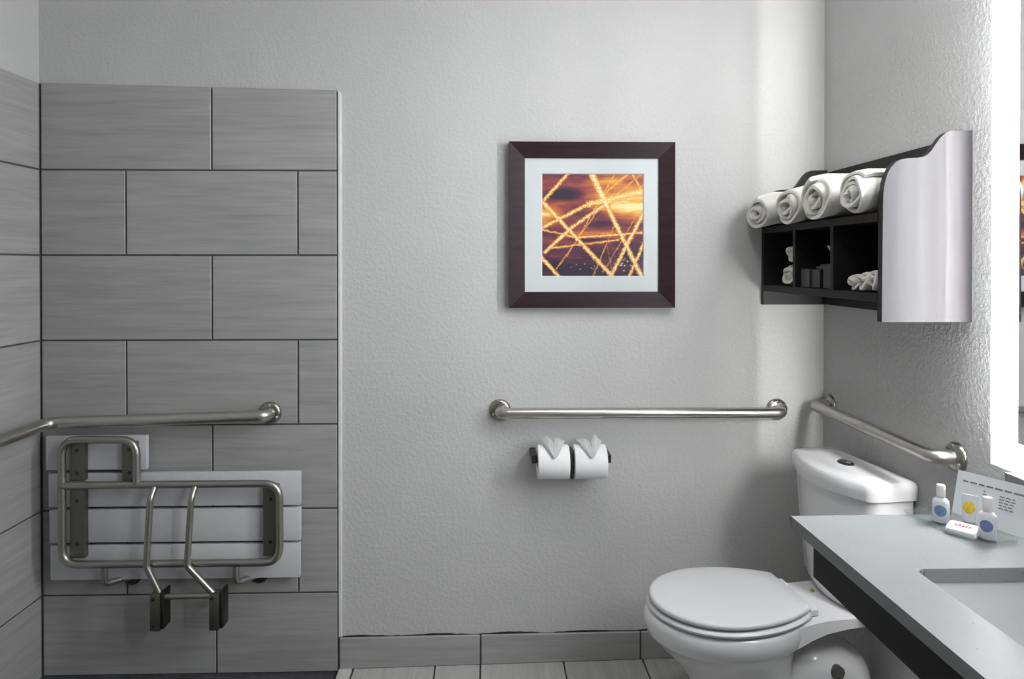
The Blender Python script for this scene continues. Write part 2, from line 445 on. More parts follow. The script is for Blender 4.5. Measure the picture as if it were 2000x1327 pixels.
# white edge bead along the tiled area
struct('trim_1', prism([(XE + .001, .117), (XE + .013, .117), (XE + .013, ztop(XE) - .012), (XE + .001, ztop(XE) + .002)], lambda a, b, t: (a, -t, b), 0, .0095, .003, 2), 'caulk', 'narrow white bead along the edge of the shower tiles', 'trim')
# floor tiles
fx = [-.470, -.182, -.022, .274, .557, .85, 1.14, XR]
for i in range(len(fx) - 1):
    ys = [-.004 if i % 2 else -.004]
    first = .36 if i % 2 else .594
    if i == 1: first = .36
    y = -.004; L = first
    while y > YF + .03:
        y2 = max(y - L, YF + .01)
        x0, x1 = fx[i] + G, fx[i + 1] - G
        bm = prism([(x0, y2 + G), (x1, y2 + G), (x1, y - G), (x0, y - G)], lambda a, b, t: (a, b, fz(a) + t), -.012, 0, .0014)
        obj('tile', bm, 'floor_tile', floor, org=(x0, y2, fz(x0)))
        y = y2; L = .594
# tiled baseboard
bb = struct('baseboard_back', prism([(XE + .002, -.01), (XR, .015), (XR, .118), (XE + .002, .110)], lambda a, b, t: (a, -t, b), 0, .006), 'grout', 'low grey tile skirting under the painted wall', 'baseboard')
bx_ = [XE + .003, -.021, .549, 1.135, XR]
for a, b in zip(bx_, bx_[1:]):
    x0, x1 = a + G, b - G
    def bz(x): return .113 + (x + .511) * .0075
    def b0(x): return fz(x) + .001
    obj('tile', prism([(x0, b0(x0)), (x1, b0(x1)), (x1, bz(x1)), (x0, bz(x0))], lambda p, q, t: (p, -t, q), 0, .0105, .0016), 'tile', bb, org=(x0, 0, b0(x0)))
# ragged dark joint over the skirting
pts = []
n = 90
random.seed(3)
bm = bmesh.new(); lo = []; hi = []
for k in range(n + 1):
    x = XE + .015 + (XR - XE - .02) * k / n
    zb = .113 + (x + .511) * .0075
    w = .004 + .0025 * math.sin(k * .45) + random.uniform(-.001, .0015)
    lo.append(bm.verts.new((x, -.0025, zb - .002))); hi.append(bm.verts.new((x, -.0012, zb + max(.0012, w))))
for k in range(n): bm.faces.new((lo[k], lo[k + 1], hi[k + 1], hi[k]))
bmesh.ops.solidify(bm, geom=bm.faces[:], thickness=.001)
obj('joint_line', bm, 'caulk_dark', bb)

# ------------------------------------------------------------------ mirror with glowing border
MX, MY0, MY1, MZ0, MZ1, MB = 1.160, -.881, -2.10, .974, 2.16, .081
mir = thing('lighted_mirror', 'large wall mirror with a glowing white frosted border above the counter', 'mirror', (1.168, (MY0 + MY1) / 2, MZ0))
obj('mirror_glass', box(MX, MX + .003, MY1 + MB, MY0 - MB, MZ0 + MB - .012, MZ1 - MB), 'mirror', mir)
obj('light_band', box(MX, MX + .003, MY0 - MB, MY0, MZ0 + MB - .012, MZ1), 'band', mir)
obj('light_band', box(MX, MX + .003, MY1, MY1 + MB, MZ0 + MB - .012, MZ1), 'band', mir)
obj('light_band', box(MX, MX + .003, MY1 + MB, MY0 - MB, MZ1 - MB, MZ1), 'band', mir)
obj('lower_band', box(MX, MX + .003, MY1, MY0, MZ0, MZ0 + MB - .012), 'band_low', mir)
obj('back_plate', box(MX + .0032, MX + .016, MY1 + .002, MY0 - .002, MZ0 + .002, MZ1 - .002), 'mirror_body', mir)
obj('mounting_box', box(MX + .017, XR, MY1 + .25, MY0 - .25, MZ0 + .2, MZ1 - .2), 'mirror_body', mir)
# LED strips in dark housings close to the wall; their light leaves only through the slot beside the panel
def led(y, x, mt):
    zA, zB = MZ0 + .03, MZ1 - .03
    h = obj('led_housing', box(x + .006, XR - .0003, y - .008, y - .001, zA, zB), 'housing', mir)
    obj('led_strip', box(x, x + .006, y - .003, y, zA + .004, zB - .004), mt, h)
led(MY0 - .076, XR - .0085, 'strip'); led(MY0 - .131, XR - .0085, 'strip_inner')
for d in (.024, .032, .044):  # extra bare strips added as fill for the back wall
    obj('led_strip', box(XR - .0040, XR - .0006, MY0 - d - .001, MY0 - d, MZ0 + .034, MZ1 - .034), 'strip_fill', mir)
h = obj('led_housing', box(XR - .010, XR - .0003, MY1 + .2, MY0 - .17, MZ0 + .051, MZ0 + .064), 'housing', mir)
obj('led_strip', box(XR - .0085, XR - .0025, MY1 + .204, MY0 - .174, MZ0 + .050, MZ0 + .051), 'strip_low', h)

# unseen glowing disc added as fill for the right side (above the frame)
LX, LY = .45, -1.0
fill_t = thing('ceiling_fill', 'round glowing fill disc added unseen on the ceiling above the toilet', 'fill_glow', (LX, LY, ZC))
obj('fill_base', lathe([(.15, 0), (.15, -.02), (.145, -.024)], (LX, LY, ZC), 'z', 32), 'chrome', fill_t, 40)
obj('fill_disc', lathe([(.13, -.024), (.128, -.030), (.10, -.036), (0, -.038)], (LX, LY, ZC), 'z', 32), 'fill_glow', fill_t, 60)

# ------------------------------------------------------------------ vanity
YC0, YC1, XC = -.892, -2.25, .690
SX0, SX1, SY0, SY1 = .806, 1.10, -1.62, -1.160
top = thing('countertop', 'speckled pale grey stone vanity counter with a sink cutout', 'counter', ((XC + XR) / 2, YC0, ZCT - .026))
bm = bmesh.new()
def slab_with_hole(bm, o, h, z0, z1):
    def ring(r, z): return [bm.verts.new(p) for p in ((r[0], r[2], z), (r[1], r[2], z), (r[1], r[3], z), (r[0], r[3], z))]
    A, B, Cc, Dd = ring(o, z1), ring(h, z1), ring(o, z0), ring(h, z0)
    for i in range(4):
        j = (i + 1) % 4
        bm.faces.new((A[i], A[j], B[j], B[i])); bm.faces.new((Cc[i], Cc[j], Dd[j], Dd[i]))
        bm.faces.new((A[i], A[j], Cc[j], Cc[i])); bm.faces.new((B[i], B[j], Dd[j], Dd[i]))
slab_with_hole(bm, (XC, XR, YC1, YC0), (SX0, SX1, SY0, SY1), ZCT - .026, ZCT)
# round the two inner far corners and ease the outer edges
bm.edges.ensure_lookup_table()
ve = [e for e in bm.edges if abs(e.verts[0].co.z - e.verts[1].co.z) > .01 and SX0 - .01 < e.verts[0].co.x < SX1 + .01]
bmesh.ops.bevel(bm, geom=ve, offset=.018, segments=5, affect='EDGES', profile=.5)
he = [e for e in bm.edges if len(e.link_faces) == 2 and e.calc_face_angle(0) > 1.0]
bmesh.ops.bevel(bm, geom=he, offset=.002, segments=2, affect='EDGES', profile=.5)
obj('slab', bm, 'quartz', top, 35)
obj('backsplash', box(XR - .017, XR, YC1, YC0 + .012, ZCT, ZCT + .094, .0015), 'quartz', top)
# under-mounted basin
sink = thing('sink_basin', 'white rectangular undermount sink basin in the vanity counter', 'sink', ((SX0 + SX1) / 2, (SY0 + SY1) / 2, ZCT - .19))
def rrect(cx, cy, hx, hy, r, z, n=6):
    out = []
    for sx, sy, a0 in ((1, 1, 0), (-1, 1, PI / 2), (-1, -1, PI), (1, -1, 1.5 * PI)):
        for k in range(n + 1):
            a = a0 + PI / 2 * k / n
            out.append((cx + sx * (hx - r) + r * math.cos(a), cy + sy * (hy - r) + r * math.sin(a), z))
    return out
cx, cy, hx, hy = (SX0 + SX1) / 2, (SY0 + SY1) / 2, (SX1 - SX0) / 2, (SY1 - SY0) / 2
z = ZCT - .0265
inner = [(0.012, .03, 0), (.004, .03, -.004), (0, .035, -.02), (-.006, .04, -.08), (-.016, .05, -.115), (-.04, .06, -.135), (-.075, .06, -.142)]
rings = [rrect(cx, cy, hx + .03, hy + .03, .04, z), rrect(cx, cy, hx + .03, hy + .03, .04, z - .012), rrect(cx, cy, hx + .012, hy + .012, .04, z - .02),
         rrect(cx, cy, hx + .004, hy + .004, .05, z - .1), rrect(cx, cy, hx - .05, hy - .05, .06, z - .155)]
bm = loft(rings, False, True)
ir = [rrect(cx, cy, hx + .03, hy + .03, .04, z)] + [rrect(cx, cy, hx + d, hy + d, r, z + dz) for d, r, dz in inner]
loft(ir, False, True, bm)
bmesh.ops.remove_doubles(bm, verts=bm.verts, dist=1e-5)
obj('basin', bm, 'sink_ceramic', sink, 50)
obj('drain', lathe([(.022, -.1405), (.022, -.138), (.017, -.1375), (.012, -.1385), (0, -.1385)], (cx, cy, z), 'z', 24), 'chrome', sink, 40)
ap = thing('vanity_apron', 'black apron panel under the front edge of the stone counter', 'panel', (.72, -1.5, .745))
obj('front_panel', box(.72, .738, YC1 + .04, -.938, .744, ZCT - .0262, .001), 'apron', ap)
for y in (-.96, YC1 + .06):
    obj('bracket', box(.738, XR, y - .018, y, .76, ZCT - .0262), 'apron', ap)

# ------------------------------------------------------------------ grab bars
def flange(t, c, axis, sgn, r=.039, mat='flange_steel'):
    """escutcheon on a wall; axis = wall normal, sgn = outward direction"""
    f = obj('flange', lathe([(r, 0), (r, sgn * .003), (r * .9, sgn * .009), (r * .72, sgn * .0125), (r * .5, sgn * .013), (0, sgn * .013)], c, axis, 32), mat, t, 35)
    for k in range(3):
        a = PI / 2 + k * 2 * PI / 3
        u, v = r * .72 * math.cos(a), r * .72 * math.sin(a)
        cc = Vector(c) + (Vector((u, 0, v)) if axis == 'y' else Vector((0, u, v)))
        obj('screw', lathe([(.0052, sgn * .009), (.0048, sgn * .0140), (.003, sgn * .0155), (0, sgn * .0155)], cc, axis, 12), 'chrome', f, 35)
def grab_bar(name, label, pts, rad, fl, r=.019, fillr=.035):
    t = thing(name, label, 'grab bar', pts[0], 'stainless steel grab bars')
    obj('bar', tube(fillet(pts, rad, 10), r, 22), 'steel', t, 50)
    for c, ax, sg in fl: flange(t, c, ax, sg)
    return t
grab_bar('grab_bar', 'long straight steel grab bar under the framed print', [(.048, -.002, .915), (.048, -.060, .915), (1.040, -.060, .912), (1.040, -.002, .912)], .034,
         [((.048, -.0005, .915), 'y', -1), ((1.040, -.0005, .912), 'y', -1)])
grab_bar('grab_bar', 'steel grab bar on the side wall above the toilet tank', [(XR - .002, -.048, .937), (XR - .058, -.048, .937), (XR - .058, -.697, .937), (XR - .002, -.697, .937)], .034,
         [((XR - .0005, -.048, .937), 'x', -1), ((XR - .0005, -.697, .937), 'x', -1)])
tw = -TT - .0005
grab_bar('grab_bar', 'steel grab bar wrapping the corner above the folded shower seat', [(-.757, tw + .001, .912), (-.757, -.066, .912), (XL + .067, -.066, .893), (XL + .067, -1.10, .893), (XL + TT, -1.10, .893)], [.034, .06, .034],
         [((-.757, tw, .912), 'y', -1), ((XL + TT + .0005, -1.10, .893), 'x', 1)], r=.0205)

# ------------------------------------------------------------------ fold-up shower seat
YB, YT = -.052, -.090           # board face, tube centre line
seat = thing('shower_seat', 'folded shower seat of white slats on a bent steel tube frame', 'shower seat', (-1.02, -.02, .345))
for x0, x1, z0, z1 in ((-1.506, -1.166, .728, .845), (-1.497, -.643, .601, .716), (-1.495, -.643, .478, .591), (-1.492, -.645, .350, .468)):
    obj('slat', box(x0, x1, YB, YB + .020, z0, z1, .002), 'phenolic', seat, 40)
RT = .0128
fr = [(-1.428, YT, .700), (-1.428, YT, .842), (-1.180, YT, .840), (-1.180, YT, .690)]
obj('frame_tube', tube(fillet([(-1.428, YT, .680)] + fr[1:], .055, 10), RT, 16), 'steel_seat', seat, 50)
loop = [(-1.432, YT, .688), (-.702, YT, .688), (-.702, YT, .420), (-1.428, YT, .420), (-1.428, YT, .690)]
obj('frame_tube', tube(fillet(loop, .055, 10), RT, 16), 'steel_seat', seat, 50)
for x0, x1, z0, z1 in ((-1.412, -1.362, .435, .678), (-1.412, -1.362, .698, .828), (-1.236, -1.190, .698, .828), (-.762, -.712, .435, .678)):
    st = obj('strap', box(x0, x1, YB - .024, YB - .0005, z0, z1, .002), 'strap_steel', seat)
    for zz in ((z0 + z1) / 2 - (z1 - z0) * .3, (z0 + z1) / 2 + (z1 - z0) * .3):
        obj('screw', lathe([(.006, -.024), (.005, -.027), (0, -.0275)], ((x0 + x1) / 2, YB, zz), 'y', 12), 'dark_metal', st, 35)
# swing legs
for xa, xb, xc in ((-1.118, -1.134, -1.085), (-.983, -1.000, -.905)):
    p = [(xa, YT, .685), (xa - .002, YT - .030, .650), (xb, YT - .030, .425), (xc, YT - .030, .322)]
    obj('leg', tube(fillet(p, .03, 6), .0105, 14), 'steel_seat', seat, 50)
obj('leg_stretcher', tube([(-1.092, YT - .030, .322), (-.900, YT - .030, .324)], .0095, 14), 'steel_seat', seat, 50)
for x in (-1.096, -.902):
    f = obj('leg_foot', box(x - .020, x + .014, YT - .048, YT - .008, .214, .338, .004), 'strap_steel', seat, 40)
    obj('foot_side', box(x + .014, x + .025, YT - .044, YT + .010, .218, .345, .005), 'dark_metal', f, 40)
    obj('bolt', lathe([(.006, -.048), (.005, -.051), (0, -.0515)], (x - .008, YT, .322), 'y', 12), 'hole', f, 35)
    obj('bolt', lathe([(.005, -.048), (.004, -.050), (0, -.0505)], (x - .008, YT, .232), 'y', 12), 'hole', f, 35)
# hinge arms to the wall flanges
for x in (-1.290, -.850):
    h = obj('hinge_arm', tube(fillet([(x, YT + .004, .408), (x, YT + .004, .350), (x + .05, tw - .012, .346)], .022, 8), .0105, 14), 'steel_seat', seat, 50)
    obj('wall_flange', lathe([(.034, 0), (.034, -.004), (.026, -.012), (0, -.013)], (x + .052, tw, .347), 'y', 26), 'dark_metal', h, 35)

# ------------------------------------------------------------------ framed print
FX0, FX1, FZ0, FZ1 = .079, .664, 1.279, 1.862
fr_t = thing('framed_print', 'square framed print of crossing golden light trails in a dark wooden frame', 'picture', ((FX0 + FX1) / 2, -.001, FZ0))
fw, dp = .056, .034
def rail(a, b, ia, ib):
    """one mitred rail: outer edge a-b, inner edge ia-ib, bevelled face"""
    bm = bmesh.new()
    V = [bm.verts.new((p[0], y, p[1])) for p, y in ((a, -.001), (b, -.001), (ib, -.001), (ia, -.001), (a, -dp), (b, -dp), (ib, -dp + .010), (ia, -dp + .010))]
    for f in ((0, 1, 2, 3), (4, 5, 6, 7), (0, 1, 5, 4), (1, 2, 6, 5), (2, 3, 7, 6), (3, 0, 4, 7)): bm.faces.new([V[i] for i in f])
    return bm
o4 = [(FX0, FZ0), (FX1, FZ0), (FX1, FZ1), (FX0, FZ1)]
i4 = [(FX0 + fw, FZ0 + fw), (FX1 - fw, FZ0 + fw), (FX1 - fw, FZ1 - fw), (FX0 + fw, FZ1 - fw)]
for k in range(4): obj('frame_rail', rail(o4[k], o4[(k + 1) % 4], i4[k], i4[(k + 1) % 4]), 'frame_wood', fr_t)
AX0, AX1, AZ0, AZ1 = .197, .554, 1.391, 1.750
bm = bmesh.new()
def ringY(r, y): return [bm.verts.new(p) for p in ((r[0], y, r[2]), (r[1], y, r[2]), (r[1], y, r[3]), (r[0], y, r[3]))]
A = ringY((FX0 + fw - .004, FX1 - fw + .004, FZ0 + fw - .004, FZ1 - fw + .004), -.018)
B = ringY((AX0 - .003, AX1 + .003, AZ0 - .003, AZ1 + .003), -.018); B2 = ringY((AX0, AX1, AZ0, AZ1), -.0145); Cb = ringY((FX0 + fw - .004, FX1 - fw + .004, FZ0 + fw - .004, FZ1 - fw + .004), -.0145)
for i in range(4):
    j = (i + 1) % 4
    bm.faces.new((A[i], A[j], B[j], B[i])); bm.faces.new((B[i], B[j], B2[j], B2[i])); bm.faces.new((A[i], A[j], Cb[j], Cb[i])); bm.faces.new((Cb[i], Cb[j], B2[j], B2[i]))
obj('mat_board', bm, 'mat_board', fr_t)
bm = bmesh.new()
vs = [bm.verts.new(p) for p in ((AX0 - .005, -.0135, AZ0 - .005), (AX1 + .005, -.0135, AZ0 - .005), (AX1 + .005, -.0135, AZ1 + .005), (AX0 - .005, -.0135, AZ1 + .005))]
f = bm.faces.new(vs); uvl = bm.loops.layers.uv.new('UVMap')
for l, uv in zip(f.loops, ((0, 1), (1, 1), (1, 0), (0, 0))): l[uvl].uv = uv
back = [bm.verts.new((v.co.x, -.0125, v.co.z)) for v in vs]
bm.faces.new(back[::-1])
for i in range(4): bm.faces.new((vs[i], vs[(i + 1) % 4], back[(i + 1) % 4], back[i]))
tag(obj('print', bm, 'art_print', fr_t), 'abstract print of crossing golden light trails on maroon')
obj('glass_pane', box(FX0 + fw - .003, FX1 - fw + .003, -.0215, -.0195, FZ0 + fw - .003, FZ1 - fw + .003), 'glass', fr_t)

# ------------------------------------------------------------------ paper holder and rolls
PZ, PYc = .752, -.078
hold = thing('toilet_paper_holder', 'dark metal double toilet paper holder on the wall below the grab bar', 'holder', (.291, -.001, PZ))
for x in (.164, .291, .420):
    p = obj('post', box(x - .0085, x + .0085, PYc - .014, -.001, PZ - .003, PZ + .027, .003), 'dark_metal', hold)
    obj('wall_plate', box(x - .010, x + .010, -.006, -.0005, PZ - .001, PZ + .029, .002), 'dark_metal', p)
for x0, x1 in ((.172, .284), (.298, .412)):
    obj('spindle', lathe([(.009, x0), (.009, x1)], (0, PYc, PZ + .006), 'x', 16), 'dark_metal', hold, 40)
obj('gap_shade', box(.2865, .2955, PYc - .038, PYc + .03, PZ - .050, PZ + .044, .002), 'dark_metal', hold)  # dark plate added for the shade in the gap between the rolls
def paper_roll(x0, x1, label, seed):
    rnd = random.Random(seed)
    R = .058
    t = thing('toilet_paper_roll', label, 'toilet paper', ((x0 + x1) / 2, PYc, PZ), 'toilet paper rolls')
    C = (0, PYc, PZ)
    prof = [(.021, x0 + .001), (R - .004, x0), (R - .001, x0 + .002), (R, x0 + .006), (R, x1 - .006), (R - .001, x1 - .002), (R - .004, x1), (.021, x1 - .001), (.021, x0 + .001)]
    bm = bmesh.new(); C = Vector(C)
    rings = [[bm.verts.new(C + Vector((h, r * math.cos(a), r * math.sin(a)))) for a in [2 * PI * k / 40 for k in range(40)]] for r, h in prof[:-1]]
    for i in range(len(rings)):
        A, B = rings[i], rings[(i + 1) % len(rings)]
        for k in range(40): bm.faces.new((A[k], A[(k + 1) % 40], B[(k + 1) % 40], B[k]))
    obj('roll', bm, 'tissue', t, 40)
    # pleated fan tucked into the front: a pointed folded sheet with raised ends
    w = x1 - x0; xm = (x0 + x1) / 2
    nx, nz = 26, 12
    bm = bmesh.new(); g = []
    for i in range(nz + 1):
        q = i / nz; row = []
        for k in range(nx + 1):
            s = k / nx
            ang = PI * .86 - q * PI * .42            # over the front up to the crown
            wid = (.06 + .74 * q ** .7) * w
            tip = .024 * q ** 1.6 * (.5 - .5 * math.cos(s * 4 * PI)) ** .4 * (1 + .22 * math.sin(5 * s + seed)) + .006 * q * math.sin(11 * s + 2 * seed)
            rr = R + .0022 + .005 * q * (.5 + .5 * math.cos(s * 2 * PI * 4)) + tip + .010 * math.exp(-((s - .15) / .1) ** 2) * (1 - q)
            x = xm + .002 * (1 - q) + (s - .5) * wid
            row.append(bm.verts.new((x, PYc + math.cos(ang) * rr * -1 * -1, PZ + math.sin(ang) * rr)))
        g.append(row)
    for i in range(nz):
        for k in range(nx): bm.faces.new((g[i][k], g[i][k + 1], g[i + 1][k + 1], g[i + 1][k]))
    bmesh.ops.solidify(bm, geom=bm.faces[:], thickness=.0012)
    obj('paper_fan', bm, 'tissue', t, 60)
paper_roll(.174, .283, 'left toilet paper roll with its sheet end folded into a fan', 1)
paper_roll(.299, .411, 'right toilet paper roll with its sheet end folded into a fan', 4)

# ------------------------------------------------------------------ wall shelf unit
cab = thing('wall_shelf', 'dark wooden wall shelf with curved end panels over the toilet', 'shelf', (1.09, -.385, 1.285))
prof = [(XR, 1.767), (1.153, 1.765), (1.142, 1.760), (1.130, 1.749), (1.116, 1.730), (1.106, 1.715), (1.097, 1.706), (1.085, 1.700), (1.070, 1.698), (1.046, 1.697), (1.030, 1.694),
        (1.016, 1.686), (1.004, 1.673), (.996, 1.658), (.990, 1.638), (.986, 1.610), (.985, 1.575), (.983, 1.289), (XR, 1.289)]
def end_panel(y0, y1):
    return prism(prof, lambda a, b, t: (a, t, b), y0, y1)
obj('end_panel', end_panel(-.748, -.728), 'espresso_up', cab, 30)
obj('end_panel', end_panel(-.022, -.002), 'espresso_up', cab, 30)
obj('back_panel', box(XR - .012, XR - .0005, -.728, -.022, 1.40, 1.755), 'espresso', cab)
obj('lower_rail', box(XR - .016, XR - .0005, -.728, -.022, 1.291, 1.40), 'espresso', cab)
obj('shelf_board', box(.982, XR - .012, -.728, -.022, 1.541, 1.563, .001), 'espresso', cab)
obj('shelf_board', box(.982, XR - .012, -.728, -.022, 1.338, 1.360, .001), 'espresso', cab)
for y in (-.259, -.498):
    obj('divider', box(.984, XR - .012, y - .009, y + .009, 1.360, 1.541, .001), 'espresso', cab)

def towel(name, label, cat, group, x0, x1, y, z, hw, hh, turns, th, rot, seed, mat='terry'):
    """a rolled towel: a thick spiral band, axis along x, oval hw x hh, resting on z"""
    rnd = random.Random(seed)
    t = thing(name, label, cat, ((x0 + x1) / 2, y, z), group)
    n = int(turns * 26); C = Vector((0, y, z + hh))
    inner = .16
    prof = []
    for i in range(n + 1):
        q = i / n; a = rot + 2 * PI * turns * q
        r = inner + (1 - inner) * q
        wob = 1 + .05 * math.sin(2 * a + seed) * (1 - q) + .02 * math.sin(5 * a + seed * 2) + (.16 * math.sin(2 * a + seed * 1.7) * max(0, .75 - q))
        prof.append((math.cos(a) * r * wob, math.sin(a) * r * wob))
    tn = th
    # outline across the band: rounded ends along x
    L = x1 - x0
    e = max(.02, .988 - x0)
    sect = [(.0, -.35), (.0, .35), (.006, .5), (.014, .52), (e, .5), (L, .5), (L, -.5), (e, -.5), (.014, -.52), (.006, -.5)]
    bm = bmesh.new(); rows = []
    for i, (u, v) in enumerate(prof):
        i0, i1 = max(0, i - 1), min(n, i + 1)
        tx, ty = prof[i1][0] - prof[i0][0], prof[i1][1] - prof[i0][1]
        l = math.hypot(tx, ty); nx, ny = ty / l, -tx / l
        q = i / n
        jx = .006 * math.sin(i * .37 + seed) + .004 * math.sin(i * .13 + 2 * seed) + .012 * (1 - q) * -1
        row = []
        for sx, so in sect:
            sag = .016 * min(1, (e - .02) / .03) * max(0, 1 - sx / e)
            row.append(bm.verts.new(C + Vector((x0 + sx + (jx if sx < .018 else 0), u * (hw - tn / 2) + nx * so * tn, v * (hh - tn / 2) + ny * so * tn - sag))))
        rows.append(row)
    m = len(sect)
    for A, B in zip(rows, rows[1:]):
        for k in range(m): bm.faces.new((A[k], A[(k + 1) % m], B[(k + 1) % m], B[k]))
    bm.faces.new(rows[0]); bm.faces.new(rows[-1])
    obj('roll', bm, mat, t, 70)
    return t
G1 = 'rolled towels on top of the wall shelf'
towel('rolled_towel', 'white rolled towel nearest the back wall, leftmost of four', 'towel', G1, .925, 1.19, -.122, 1.564, .096, .060, 3.3, .013, -.6, 1)
towel('rolled_towel', 'white rolled towel second from the left on the wall shelf', 'towel', G1, .945, 1.19, -.303, 1.564, .083, .063, 3.2, .013, -.9, 2)
towel('rolled_towel', 'widest white rolled towel, third from the left on the wall shelf', 'towel', G1, .945, 1.19, -.487, 1.564, .098, .068, 3.4, .014, -1.2, 3)
towel('rolled_towel', 'white rolled towel beside the tall near end panel, rightmost of four', 'towel', G1, .958, 1.19, -.657, 1.564, .070, .060, 3.5, .011, -.8, 5)
G2 = 'small rolled washcloths in the shelf compartments'
towel('rolled_washcloth', 'lower of two stacked white washcloth rolls in the left compartment', 'washcloth', G2, 1.0, 1.16, -.193, 1.361, .052, .036, 2.2, .012, 0, 6, 'terry_small')
towel('rolled_washcloth', 'upper of two stacked white washcloth rolls in the left compartment', 'washcloth', G2, 1.005, 1.16, -.206, 1.4335, .042, .034, 2.2, .012, .6, 7, 'terry_small')
towel('rolled_washcloth', 'leftmost of three small white rolls in the right compartment', 'washcloth', G2, .995, 1.12, -.600, 1.361, .029, .026, 1.8, .010, .3, 8, 'terry_small')
towel('rolled_washcloth', 'middle of three small white rolls in the right compartment', 'washcloth', G2, .990, 1.12, -.655, 1.361, .026, .030, 1.8, .010, .9, 9, 'terry_small')
towel('rolled_washcloth', 'rightmost of three small white rolls in the right compartment', 'washcloth', G2, .990, 1.12, -.704, 1.361, .022, .033, 1.8, .009, 1.4, 10, 'terry_small')
# tissue holder in the middle compartment
tb = thing('tissue_holder', 'black ribbed tissue holder with a white tissue in the middle compartment', 'tissue box', (1.05, -.36, 1.3605))
obj('body', box(1.012, 1.150, -.462, -.280, 1.3605, 1.412, .002), 'box_black', tb)
for (y0, y1), mt in (((-.334, -.276), 'box_grey'), ((-.402, -.352), 'box_black'), ((-.468, -.420), 'box_black')):
    obj('front_rib', box(.998, 1.012, y0, y1, 1.3605, 1.418, .002), mt, tb)
bm = bmesh.new(); g = []
for i in range(9):
    q = i / 8; row = []
    for k in range(13):
        s = k / 12
        yy = -.335 - .12 * s + .02 * math.sin(q * 3)
        zz = 1.413 + q * (.012 + .062 * s ** 1.4) + .010 * math.sin(k * 1.9 + i * .4) * q * s
        xx = 1.055 - .035 * q * math.cos(s * 5) + .008 * math.sin(k * 2.4)
        row.append(bm.verts.new((xx, yy, zz)))
    g.append(row)
for i in range(8):
    for k in range(12): bm.faces.new((g[i][k], g[i][k + 1], g[i + 1][k + 1], g[i + 1][k]))
tip = [bm.verts.new(p) for p in ((1.03, -.378, 1.488), (1.034, -.384, 1.491), (1.04, -.425, 1.440), (1.035, -.437, 1.458))]
bm.faces.new((tip[0], tip[1], tip[3], tip[2]))
bmesh.ops.solidify(bm, geom=bm.faces[:], thickness=.0015)
obj('tissue', bm, 'tissue', tb, 60)

# ------------------------------------------------------------------ toilet (local: +x towards the wall, origin at the wall on the floor)
TO = Vector((1.183, -.352, fz(.9)))
wc = thing('toilet', 'white two piece toilet with closed lid against the side wall', 'toilet', (0, 0, 0))
def egg(cx, fl, bl, hw, z, n=48, ex=2.0, bex=2.0):
    out = []
    for k in range(n):
        a = 2 * PI * k / n
        c, s = math.cos(a), math.sin(a)
        e = ex if c < 0 else bex
        cc = math.copysign(abs(c) ** (2 / e), c); ss = math.copysign(abs(s) ** (2 / e), s)
        out.append((cx + (fl if c < 0 else bl) * cc, hw * ss, z))
    return out
rings = [egg(-.42, .155, .20, .118, 0, ex=2.4, bex=2.6), egg(-.42, .155, .20, .118, .012, ex=2.4, bex=2.6), egg(-.43, .135, .19, .104, .05), egg(-.44, .133, .18, .100, .13), egg(-.452, .140, .18, .108, .19),
         egg(-.465, .170, .19, .132, .245), egg(-.475, .198, .205, .152, .283), egg(-.48, .211, .22, .167, .306), egg(-.482, .219, .225, .175, .313), egg(-.485, .230, .24, .184, .325),
         egg(-.49, .233, .25, .188, .350), egg(-.49, .230, .25, .186, .372), egg(-.49, .225, .25, .181, .381), egg(-.49, .222, .24, .170, .384), egg(-.49, .10, .12, .08, .384)]
obj('bowl', loft(rings), 'ceramic', wc, 60)
# deck under the tank
def deck(x, hw, z0, z1):
    return [(x, -hw, z1 - .006), (x, -hw + .006, z1), (x, hw - .006, z1), (x, hw, z1 - .006), (x, hw, z0), (x, hw * .8, z0 - .004), (x, -hw * .8, z0 - .004), (x, -hw, z0)]
obj('deck', loft([deck(-.42, .150, .318, .384), deck(-.33, .140, .322, .384), deck(-.27, .122, .332, .384), deck(-.22, .115, .342, .385), deck(-.15, .116, .352, .386), deck(-.10, .118, .355, .386), deck(-.035, .114, .357, .386), deck(-.025, .108, .359, .384)]), 'ceramic', wc, 35)
# trapway and foot
tp = fillet([(-.43, 0, .10), (-.34, 0, .10), (-.215, 0, .188), (-.100, 0, .184), (-.085, 0, .10), (-.085, 0, .0)], [.06, .07, .06, .05], 8)
rr = [.070 + .010 * math.sin(i / (len(tp) - 1) * PI) for i in range(len(tp))]
obj('trapway', tube(tp, rr, 26), 'ceramic', wc, 60)
obj('foot', loft([egg(-.25, .22, .20, .125, 0, bex=3), egg(-.25, .22, .20, .125, .03, bex=3), egg(-.25, .215, .195, .118, .055, bex=3), egg(-.25, .19, .17, .08, .065, bex=3)]), 'ceramic', wc, 45)
tag(obj('trap_hole_plug', lathe([(.020, -.050), (.020, -.0845), (0, -.085)], (-.165, 0, .205), 'y', 24), 'trap_hole_shade', wc, 40), 'dark plug standing for the shaded round opening in the trapway side')  # solid plug; its dark colour stands for the shade inside the hole
obj('supply_nut', lathe([(.006, 0), (.006, .006), (0, .007)], (-.165, .045, .3855), 'z', 12), 'brass', wc, 40)
